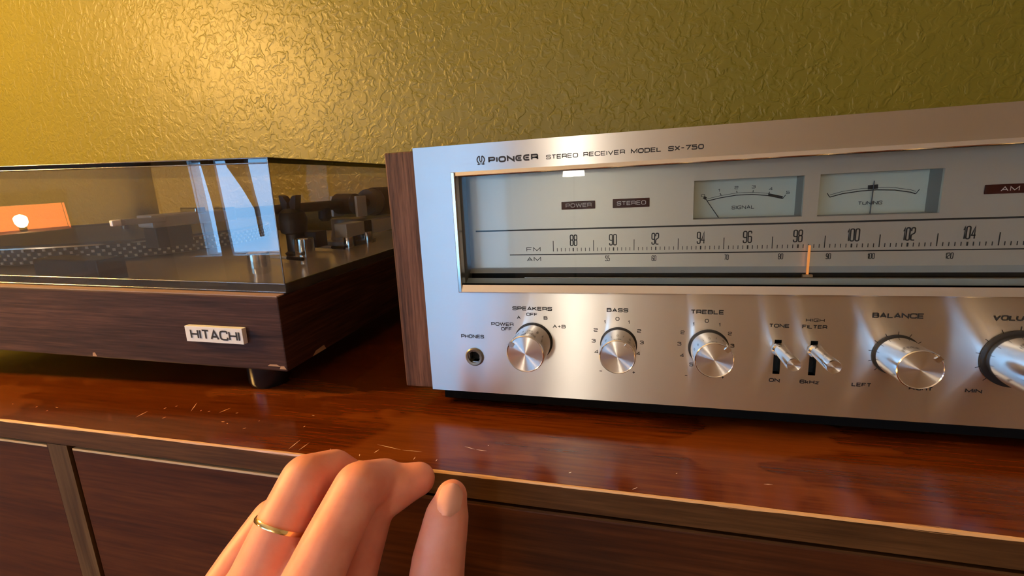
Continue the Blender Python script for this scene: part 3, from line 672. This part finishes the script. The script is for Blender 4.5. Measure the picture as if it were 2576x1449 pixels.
# ================================================================== turntable
TY, TT, TP = 0.0454, -0.03192, 0.02688
O = Vector((-0.08159, -0.00043, 0.0173))
ux = Vector((math.cos(TY) * math.cos(TT), math.sin(TY) * math.cos(TT), math.sin(TT)))
uy = Vector((-math.sin(TY), math.cos(TY), 0)) * math.cos(TP) + Vector((0, 0, math.sin(TP)))
uz = ux.cross(uy).normalized(); uy = uz.cross(ux).normalized(); ux.normalize()
TM = Matrix.Translation(O) @ Matrix((ux, uy, uz)).transposed().to_4x4(); TI = TM.inverted()
def tcam(u, v, axis, val):                                                # pixel -> turntable frame
    c = TI @ CAM; d = TI.to_3x3() @ ray(u, v); return c + d * ((val - c[axis]) / d[axis])
M['plinth'] = wood('plinth_rosewood', (0.020, 0.008, 0.006), (0.052, 0.022, 0.016), (0.10, 0.045, 0.032), 'x', 520, 60, 0.5, 0, 0.3, 0.18)
M['plinth_side'] = wood('plinth_rosewood_side', (0.020, 0.008, 0.006), (0.052, 0.022, 0.016), (0.10, 0.045, 0.032), 'y', 520, 60, 0.5, 0, 0.3, 0.18)
M['cover'] = clear('smoked_acrylic', (0.955, 0.94, 0.915), 1.58)
def dusty(mt, amount):                         # thin film of dust that catches the light
    nt = mt.node_tree; out = nt.nodes['Material Output']; src = out.inputs[0].links[0].from_socket
    mix = N(nt, 'ShaderNodeMixShader'); df = N(nt, 'ShaderNodeBsdfDiffuse'); df.inputs[0].default_value = (0.75, 0.68, 0.6, 1)
    v = obj_coords(nt); f = noise(nt, v, 30, 3, .6); mr = N(nt, 'ShaderNodeMapRange')
    mr.inputs['To Min'].default_value = amount * .6; mr.inputs['To Max'].default_value = amount * 1.4
    nt.links.new(f, mr.inputs[0]); nt.links.new(mr.outputs[0], mix.inputs[0])
    nt.links.new(src, mix.inputs[1]); nt.links.new(df.outputs[0], mix.inputs[2]); nt.links.new(mix.outputs[0], out.inputs[0])
dusty(M['cover'], 0.05)
M['cover_rear'] = clear('smoked_acrylic_rear', (0.93, 0.90, 0.86), 1.12)
dusty(M['cover_rear'], 0.05)
M['cover_edge'] = clear('smoked_acrylic_edge', (0.12, 0.10, 0.09), 1.5)
M['deck'] = plain('deck_metal', (0.60, 0.53, 0.45), 0.18, 0.25)
M['rim'] = plain('platter_rim', (0.05, 0.05, 0.05), 0.35, 0.4)
M['rubber'] = plain('rubber_mat', (0.04, 0.038, 0.035), 0.5)
M['mid_metal'] = plain('mid_metal', (0.26, 0.235, 0.20), 0.35, 0.35)
M['dots'] = plain('strobe_dots', (0.55, 0.55, 0.53), 0.4)
M['chrome'] = plain('chrome', (0.82, 0.80, 0.77), 0.12, 1.0)
M['grey_metal'] = plain('grey_metal', (0.74, 0.74, 0.75), 0.4, 0.2)
M['dark_metal'] = plain('dark_metal', (0.11, 0.095, 0.08), 0.35, 0.4)
M['badge'] = plain('badge_silver', (0.86, 0.88, 0.88), 0.3, 0.0)
M['foot_rubber'] = plain('foot_rubber', (0.01, 0.01, 0.012), 0.22)
M['bare'] = plain('bare_chipboard', (0.45, 0.27, 0.16), 0.8)
PP, CC, INS, TW, TDp = 0.04985, 0.08446, 0.00904, 0.51, 0.372
tt = root('turntable', 'wooden turntable with a closed smoked plastic dust cover', 'turntable', None, TM)
pb = MB(); pb.box(-TW, 0, 0, TDp, 0, PP)
pln = pb.build('plinth', ['plinth', 'plinth_side'], tt, bevel=0.0009)
for f in pln.data.polygons:
    if abs(f.normal.x) > .7: f.material_index = 1
M['ledge'] = plain('plinth_ledge', (0.34, 0.22, 0.15), 0.35)
box('front_ledge', 'ledge', pln, -TW + .001, -.001, .0006, .0075, PP - .0001, PP + .0006)
bdg = [tcam(u, v, 1, -.0028) for u, v in ((466, 819), (614, 827), (611, 866), (472, 857))]
bx0, bx1 = (bdg[0].x + bdg[3].x) / 2, (bdg[1].x + bdg[2].x) / 2; bz1, bz0 = (bdg[0].z + bdg[1].z) / 2, (bdg[2].z + bdg[3].z) / 2
bo = box('badge', 'badge', pln, bx0, bx1, -.0034, .0002, bz0, bz1, .0002)
tl_, tr_ = tcam(480, 843, 1, -.0034).x, tcam(603, 843, 1, -.0034).x
mb = MB(); write(mb, 'HITACHI', tl_, tr_, (bz0 + bz1) / 2 + .0001, .0068, -.0036, .17, .34, .32); tag(mb.build('lettering', 'ink', pln), None)
ch = MB()
for (u, v, w_, h_) in ((238, 891, .004, .003), (712, 925, .005, .0022), (690, 919, .010, .0014)):
    p = tcam(u, v, 1, 0); ch.add([(p.x - w_ / 2, -.0001, max(p.z - h_ / 2, .0003)), (p.x + w_ / 2, -.0001, max(p.z - h_ * .5, .0003)), (p.x + w_ * .2, -.0001, p.z + h_ / 2), (p.x - w_ * .3, -.0001, p.z + h_ * .4)], [(0, 1, 2, 3)])
p = tcam(800, 893, 0, 0); ch.add([(.0001, p.y - .006, .0004), (.0001, p.y + .010, .0004), (.0001, p.y + .008, .004), (.0001, p.y - .002, .0032)], [(0, 1, 2, 3)])
ch.build('veneer_chip', 'bare', pln)
for lx, ly in ((-.032, .020), (-TW + .035, .022), (-.032, TDp - .03), (-TW + .035, TDp - .03)):
    wz = (TM @ Vector((lx, ly, 0))).z
    MB().lathe([(-wz + .0006, .012), (-wz + .004, .0135), (.0, .0135)], (lx, ly, 0), 'z', 24).build('foot', 'foot_rubber', tt, smooth=.6)
DK = PP + .002
deck = box('deck_plate', 'deck', tt, -TW + .008, -.008, .013, TDp - .012, PP - .002, DK, .0008)
PC = (-.350, .190); PR = .149; PZ0, PZ1 = DK + .0025, PP + .0195
plt = MB().lathe([(PZ0, PR - .004), (PZ0 + .001, PR - .001), (PZ1 - .001, PR), (PZ1, PR - .0008), (PZ1, .004)], (*PC, 0), 'z', 128).build('platter', 'rim', tt, smooth=.5)
MB().lathe([(PZ1 + .0001, PR - .004), (PZ1 + .002, PR - .005), (PZ1 + .0021, PR - .03), (PZ1 + .0016, PR - .032), (PZ1 + .0021, PR - .06), (PZ1 + .002, .006)], (*PC, 0), 'z', 96).build('rubber_mat', 'rubber', plt, smooth=.5)
MB().lathe([(PZ1 - .0008, PR + .0002), (PZ1 + .0004, PR), (PZ1 + .0004, PR - .002)], (*PC, 0), 'z', 128, caps=(False, False)).build('platter_edge', 'chrome', plt, smooth=.8)
MB().lathe([(PZ1, .0036), (PZ1 + .012, .0036), (PZ1 + .014, .002)], (*PC, 0), 'z', 16).build('spindle', 'chrome', plt, smooth=.5)
db = MB()
for row in range(4):
    z = PZ0 + .0026 + row * .0034; nn = 128
    for i in range(nn):
        a_ = 2 * PI * (i + .5 * (row % 2)) / nn
        c_, s_ = math.cos(a_), math.sin(a_); r_ = PR - .0002 - (.0006 if row == 0 else 0); hw = .0009
        t0 = Vector((PC[0] + r_ * c_, PC[1] + r_ * s_, z)); tg = Vector((-s_, c_, 0)) * hw; out = Vector((c_, s_, 0)) * .0008; up = Vector((0, 0, .0009))
        q = [t0 - tg - up + out, t0 + tg - up + out, t0 + tg + up + out, t0 - tg + up + out]
        qi = [t0 - tg * 1.3 - up * 1.3, t0 + tg * 1.3 - up * 1.3, t0 + tg * 1.3 + up * 1.3, t0 - tg * 1.3 + up * 1.3]
        db.add(q + qi, [(0, 1, 2, 3), (0, 4, 5, 1), (1, 5, 6, 2), (2, 6, 7, 3), (3, 7, 4, 0)])
tag(db.build('strobe_dots', 'dots', plt), kind='stuff')
box('strobe_housing', 'black', tt, -.216, -.156, .0135, .034, DK, DK + .0165, .0012)
# tonearm
PVT = Vector((-.090, .236, .0955)); HS = Vector((-.131, .020, .0945))
ad = (HS - PVT).normalized(); an = Vector((ad.y, -ad.x, 0)).normalized()
def apt(t, s=0.0, z=0.0): return PVT + ad * t + an * s + Vector((0, 0, z))
arm = MB().tube([apt(.004), apt(.075), apt(.155)], [.0052, .0048, .0042], 20).build('tonearm_tube', 'dark_metal', tt, smooth=.6)
AL = (HS - PVT).length
def abox(name, mat, parent, t0, t1, s0, s1, z0, z1, bev=.0008):
    b = MB(); vs2 = [apt(t, s, z) for t in (t0, t1) for s in (s0, s1) for z in (z0, z1)]
    b.add(vs2, [(0, 1, 3, 2), (4, 6, 7, 5), (0, 4, 5, 1), (2, 3, 7, 6), (0, 2, 6, 4), (1, 5, 7, 3)]); return b.build(name, mat, parent, bevel=bev)
hs = abox('headshell', 'grey_metal', tt, .150, AL - .012, -.009, .009, -.005, .004, .0015)
abox('cartridge', 'black', hs, AL - .040, AL - .014, -.0075, .0075, -.020, -.005, .001)
abox('finger_lift', 'grey_metal', hs, AL - .020, AL + .014, -.0125, -.009, -.001, .003)
abox('collar', 'chrome', hs, .140, .151, -.0062, .0062, -.006, .006, .0012)
abox('cue_clip', 'chrome', hs, AL - .052, AL - .044, -.0095, .0095, .003, .0075)
cw = MB(); a0, a1 = apt(-.036), apt(-.078)
cw.tube([apt(-.034), apt(-.036), apt(-.046), apt(-.0465), apt(-.076), apt(-.079)], [.012, .0145, .0150, .0172, .0172, .0155], 32)
cw.build('counterweight', 'dark_metal', tt, smooth=.5)
MB().tube([apt(-.033), apt(-.036), apt(-.0455), apt(-.0458)], [.0148, .0158, .0158, .0150], 32).build('counterweight_dial', 'mid_metal', tt, smooth=.5)
MB().tube([apt(.0), apt(-.034)], .0052, 16).build('rear_stub', 'dark_metal', tt, smooth=.6)
gim = MB().tube([apt(0, -.016), apt(0, -.0125), apt(0, .0125), apt(0, .016)], [.008, .0115, .0115, .008], 24).build('gimbal', 'dark_metal', tt, smooth=.5)
for s in (-1, 1): abox('gimbal_yoke', 'grey_metal', gim, -.010, .006, s * .0175 - .002, s * .0175 + .0015, -.014, .009, .001)
bs = MB().lathe([(DK, .028), (DK + .004, .028), (DK + .005, .021), (DK + .016, .019), (.0795, .019)], (PVT.x, PVT.y, 0), 'z', 40).build('arm_base', 'mid_metal', tt, smooth=.5)
box('arm_base_bar', 'grey_metal', tt, PVT.x + .012, PVT.x + .026, PVT.y - .048, PVT.y - .012, .0635, .0775, .0008)
box('arm_base_bar', 'grey_metal', tt, PVT.x + .012, PVT.x + .026, PVT.y + .008, PVT.y + .066, .0615, .0765, .0008)
box('arm_base_block', 'dark_metal', tt, PVT.x + .010, PVT.x + .024, PVT.y - .012, PVT.y + .008, .058, .0770, .0008)
MB().tube([(PVT.x + .018, PVT.y - .028, DK), (PVT.x + .018, PVT.y - .028, .064)], .0045, 16).build('arm_lift_post', 'dark_metal', tt, smooth=.6)
# cue rest in front of the base
cr = MB().lathe([(.0795, .004), (.0825, .0065), (.0925, .0065), (.0935, .004)], (apt(.035).x, apt(.035).y, 0), 'z', 20).build('cue_rest_knob', 'black', tt, smooth=.6)
# arm rest post with a forked clip
RQ = apt(.090); RX, RY = RQ.x + .008, RQ.y
rp = MB().lathe([(DK, .0095), (DK + .002, .0105), (DK + .004, .0078), (.072, .0078), (.0735, .0115), (.0865, .0130), (.0925, .0110), (.0960, .0068)], (RX + .004, RY, 0), 'z', 32).build('arm_rest', 'black', tt, smooth=.5)
fk = MB()
for s in (-1, 1):
    fk.add([(RX + .004 + s * .0022, RY - .004, .094), (RX + .004 + s * .0068, RY - .004, .094), (RX + .004 + s * .0092, RY - .004, .1085), (RX + .004 + s * .0050, RY - .004, .1075), (RX + .004 + s * .0010, RY - .004, .1015)] +
           [(RX + .004 + s * .0022, RY + .004, .094), (RX + .004 + s * .0068, RY + .004, .094), (RX + .004 + s * .0092, RY + .004, .1085), (RX + .004 + s * .0050, RY + .004, .1075), (RX + .004 + s * .0010, RY + .004, .1015)],
           [(0, 1, 2, 3, 4), (9, 8, 7, 6, 5)] + [(i, (i + 1) % 5, 5 + (i + 1) % 5, 5 + i) for i in range(5)])
fk.build('arm_clip', 'black', rp)
box('rest_block', 'black', tt, RX + .004, RX + .024, RY + .004, RY + .022, .058, .0735, .001)
# control knobs on the deck
for u, v, r_, h_ in ((655, 688, .0082, .0165), (770, 647, .0088, .0185), (878, 626, .0054, .0125), (925, 612, .0056, .0135)):
    p = tcam(u, v, 2, DK)
    MB().lathe([(DK, r_ * .8), (DK + .001, r_ * .8), (DK + .0012, r_), (DK + h_ - .001, r_ * .97), (DK + h_, r_ * .9)], (p.x, p.y, 0), 'z', 40).build('control_knob', 'chrome', tt, smooth=.5)
for (u0, v0, u1, v1, u2, v2) in ((676, 645, 724, 649, 762, 652), (795, 620, 836, 622, 866, 624)):
    p0, p1, p2 = (tcam(u, v, 2, DK + .003) for u, v in ((u0, v0), (u1, v1), (u2, v2)))
    lv = MB().tube([p0, p1], .0013, 8).build('speed_lever', 'grey_metal', tt); MB().tube([p1, p2], .0017, 8).build('lever_sleeve', 'black', lv)
# dust cover
X0, X1, Y0, Y1, Z0, Z1, TH = -TW + .002, -.0008, INS, TDp - .001, PP + .0006, PP + CC, .003
cv = MB()
def shell(x0, x1, y0, y1, z0, z1, zt, edge):
    c = [(x0, y0), (x1, y0), (x1, y1), (x0, y1)]
    for i in range(4):
        a, b_ = c[i], c[(i + 1) % 4]
        if edge:
            cv.add([(*a, z0), (*b_, z0), (*b_, zt), (*a, zt)], [(0, 1, 2, 3)], 0)
            cv.add([(*a, zt), (*b_, zt), (*b_, z1), (*a, z1)], [(0, 1, 2, 3)], 1)
        else: cv.add([(*a, z0), (*b_, z0), (*b_, z1), (*a, z1)], [(0, 1, 2, 3)], 0)
    cv.add([(*q, z1) for q in c], [(0, 1, 2, 3)], 0)
shell(X0, X1, Y0, Y1, Z0, Z1, Z1 - TH, True); shell(X0 + TH, X1 - TH, Y0 + TH, Y1 - TH, Z0, Z1 - TH, 0, False)
cv.add([(X0, Y0, Z0), (X1, Y0, Z0), (X1, Y0 + TH, Z0), (X0, Y0 + TH, Z0)], [(0, 1, 2, 3)], 1)
cover = cv.build('dust_cover', ['cover', 'cover_edge', 'cover_rear'], tt)
for f in cover.data.polygons:
    if f.normal.y > .9 and f.center.y > Y1 - .01 or (f.normal.y < -.9 and f.center.y > Y1 - .01): f.material_index = 2
fg = MB()                                                                 # foot flange round the lower edge
FO = .0012
for (a, b_, c_, d_) in ((X0 - FO, X1 + FO, Y0 - FO, Y0 - .0001), (X1 + .0001, X1 + FO, Y0 - .0001, Y1), (X0 - FO, X0 - .0001, Y0 - .0001, Y1)):
    fg.box(a, b_, c_, d_, Z0, Z0 + .0062)
fg.build('cover_flange', 'cover', cover)
ed = MB()
for (p, q) in (((X0, Y0, Z1), (X1, Y0, Z1)), ((X1, Y0, Z1), (X1, Y1, Z1)), ((X0, Y0, Z1 - TH), (X1, Y0, Z1 - TH)), ((X0 - FO, Y0 - FO, Z0 + .0062), (X1 + FO, Y0 - FO, Z0 + .0062)), ((X1 + FO, Y0 - FO, Z0 + .0062), (X1 + FO, Y1, Z0 + .0062)), ((X0 - FO, Y0 - FO, Z0 + .0008), (X1 + FO, Y0 - FO, Z0 + .0008)), ((X1, Y0, Z0 + .006), (X1, Y0, Z1))):
    ed.tube([p, q], .00045, 8)
M['edge_shine'] = clear('acrylic_arris', (0.75, 0.72, 0.68), 3.2, 0.2)
ed.build('cover_arris', 'edge_shine', cover, smooth=1)

# ================================================================== hand
M['skin'] = None
mt, nt, b = new_mat('skin')
v = obj_coords(nt); f = noise(nt, v, 90, 3, .5)
nt.links.new(ramp(nt, f, [(.35, (.82, .31, .21)), (.65, (.88, .385, .275))]), b.inputs['Base Color'])
b.inputs['Roughness'].default_value = .5; b.inputs['Subsurface Weight'].default_value = .25
b.inputs['Subsurface Radius'].default_value = (.006, .002, .001); b.inputs['Subsurface Scale'].default_value = 1.0
g = noise(nt, v, 600, 3, .6); bump(nt, b, g, .08, .0006)
M['skin'] = mt
M['nail'] = plain('nail', (.80, .40, .30), .35)
M['gold'] = plain('gold', (1.0, .72, .30), .18, 1.0)
def balls(mb, pts, n=14, ns=10):
    # tapered chain: (Vector, radius) -> closed overlapping capsules
    for (p, r), (q, s) in zip(pts[:-1], pts[1:]):
        d = (q - p); L = d.length; d.normalize(); prof = []
        for k in range(ns + 1):
            a_ = PI * k / ns; t = -math.cos(a_)
            prof.append((t * r if t < 0 else L + t * s, max(math.sin(a_), .02) * (r if t < 0 else s)))
        mid = [(0, r), (L, s)]
        pr = [x for x in prof if x[0] < 0] + mid + [x for x in prof if x[0] > L]
        up = Vector((0, 0, 1)) if abs(d.z) < .9 else Vector((1, 0, 0)); a = d.cross(up).normalized(); c = a.cross(d)
        vs2 = []; fs = []
        for t, rr in pr:
            for k in range(n):
                an_ = 2 * PI * k / n; vs2.append(p + d * t + (a * math.cos(an_) + c * math.sin(an_)) * rr)
        for i in range(len(pr) - 1):
            for k in range(n):
                k2 = (k + 1) % n; fs.append((i * n + k, i * n + k2, (i + 1) * n + k2, (i + 1) * n + k))
        fs.append(tuple(range(n))); fs.append(tuple((len(pr) - 1) * n + k for k in range(n)))
        mb.add(vs2, fs)
H = {}
ring_f = [((628, 1500), .163, .0104), ((703, 1335), .171, .0098), ((768, 1205), .180, .0095), ((838, 1180), .192, .0082), ((890, 1205), .200, .0072)]
mid_f = [((752, 1530), .156, .0108), ((832, 1360), .165, .0100), ((902, 1226), .176, .0098), ((965, 1205), .190, .0084), ((1005, 1225), .199, .0072)]
idx_f = [((850, 1570), .174, .0106), ((893, 1420), .183, .0098), ((932, 1265), .189, .0102), ((1003, 1222), .191, .0092), ((1052, 1205), .194, .0072)]
pky_f = [((500, 1570), .178, .0088), ((600, 1410), .190, .0078), ((680, 1300), .200, .0076), ((740, 1262), .208, .0066), ((780, 1275), .212, .0058)]
thb_f = [((1010, 1800), .180, .0140), ((1088, 1560), .178, .0122), ((1103, 1410), .176, .0104), ((1124, 1300), .178, .0088), ((1136, 1248), .180, .0064)]
WR = deep(650, 2050, .172); hb = MB()
C3 = lambda lst: [(deep(*uv, d), r) for uv, d, r in lst]
for lst in (ring_f, mid_f, idx_f, pky_f, thb_f): balls(hb, C3(lst))
for lst, r in ((ring_f, .0125), (mid_f, .013), (idx_f, .0125), (pky_f, .011)):
    balls(hb, [(WR + (deep(*lst[0][0], lst[0][1]) - deep(700, 1540, .165)) * .45, .017), (deep(*lst[0][0], lst[0][1]), r * .92)])
balls(hb, [(WR + Vector((.012, 0, 0)), .018), C3(thb_f)[0]])
k3 = [C3(x)[0][0] for x in (pky_f, ring_f, mid_f, idx_f)]
for a, c in zip(k3[:-1], k3[1:]): balls(hb, [(a + Vector((0, .004, -.006)), .0095), (c + Vector((0, .004, -.006)), .0095)])
balls(hb, [(k3[3] + Vector((.002, .004, -.014)), .011), (C3(thb_f)[0][0], .013)])
EL = WR + Vector((-.02, -.16, -.17))
balls(hb, [(WR, .025), (WR + (EL - WR) * .5, .033), (EL, .040)])
me = bpy.data.meshes.new('person'); me.from_pydata([tuple(p) for p in hb.v], [], hb.f)
bm = bmesh.new(); bm.from_mesh(me); bmesh.ops.recalc_face_normals(bm, faces=bm.faces); bm.to_mesh(me); bm.free()
tmp = bpy.data.objects.new('hand_tmp', me); COL.objects.link(tmp)
r_ = tmp.modifiers.new('r', 'REMESH'); r_.mode = 'VOXEL'; r_.voxel_size = .0011
s_ = tmp.modifiers.new('s', 'SMOOTH'); s_.factor = .5; s_.iterations = 9
dg = bpy.context.evaluated_depsgraph_get(); me2 = bpy.data.meshes.new_from_object(tmp.evaluated_get(dg))
bpy.data.objects.remove(tmp)
for p in me2.polygons: p.use_smooth = True
me2.materials.clear(); me2.materials.append(M['skin']); me2.name = 'person'
hand = link(bpy.data.objects.new('person', me2), None)
tag(hand, 'bare left hand with a gold ring reaching over the sideboard front edge', 'person')
def nail(tip, prev, wn, ln2, facing):
    d = (tip - prev).normalized(); n_ = (facing - d * facing.dot(d)).normalized(); s = d.cross(n_); b = MB(); vs2 = []; fs = []
    for j in range(7):
        t = -1 + 2 * j / 6
        for i in range(7):
            x = -1 + 2 * i / 6; ww_ = wn * math.sqrt(max(1 - max(abs(t) - .3, 0) ** 2 / .6, 0.04))
            vs2.append(tip + d * (t * ln2) + s * (x * ww_) + n_ * (-.0022 * x * x - .0006 * max(t, 0)))
    for j in range(6):
        for i in range(6): p = j * 7 + i; fs.append((p, p + 1, p + 8, p + 7))
    b.add(vs2, fs).build('fingernail', 'nail', hand, smooth=3)
T = C3(thb_f); tw = (CAM - T[4][0]).normalized()
nail(T[4][0] + (T[3][0] - T[4][0]) * .15 + tw * .0079, T[3][0] + tw * .0098, .0046, .0058, tw + Vector((.2, 0, .3)))
RG = C3(ring_f); p0, p1 = RG[0][0], RG[1][0]; dd = (p1 - p0).normalized(); rcn = p0 + (p1 - p0) * 1.08
rb = MB(); prof = [(-.0008, .0082), (-.0008, .0089), (0, .0091), (.0008, .0089), (.0008, .0082)]
a = dd.cross(Vector((0, 0, 1))).normalized(); c = a.cross(dd); n = 40
rb.add([rcn + dd * t + (a * math.cos(2 * PI * k / n) + c * math.sin(2 * PI * k / n)) * r * 1.115 for t, r in prof for k in range(n)],
       [(i * n + k, i * n + (k + 1) % n, ((i + 1) % 5) * n + (k + 1) % n, ((i + 1) % 5) * n + k) for i in range(5) for k in range(n)])
tag(rb.build('ring', 'gold', hand, smooth=.6), 'thin gold ring on the ring finger')
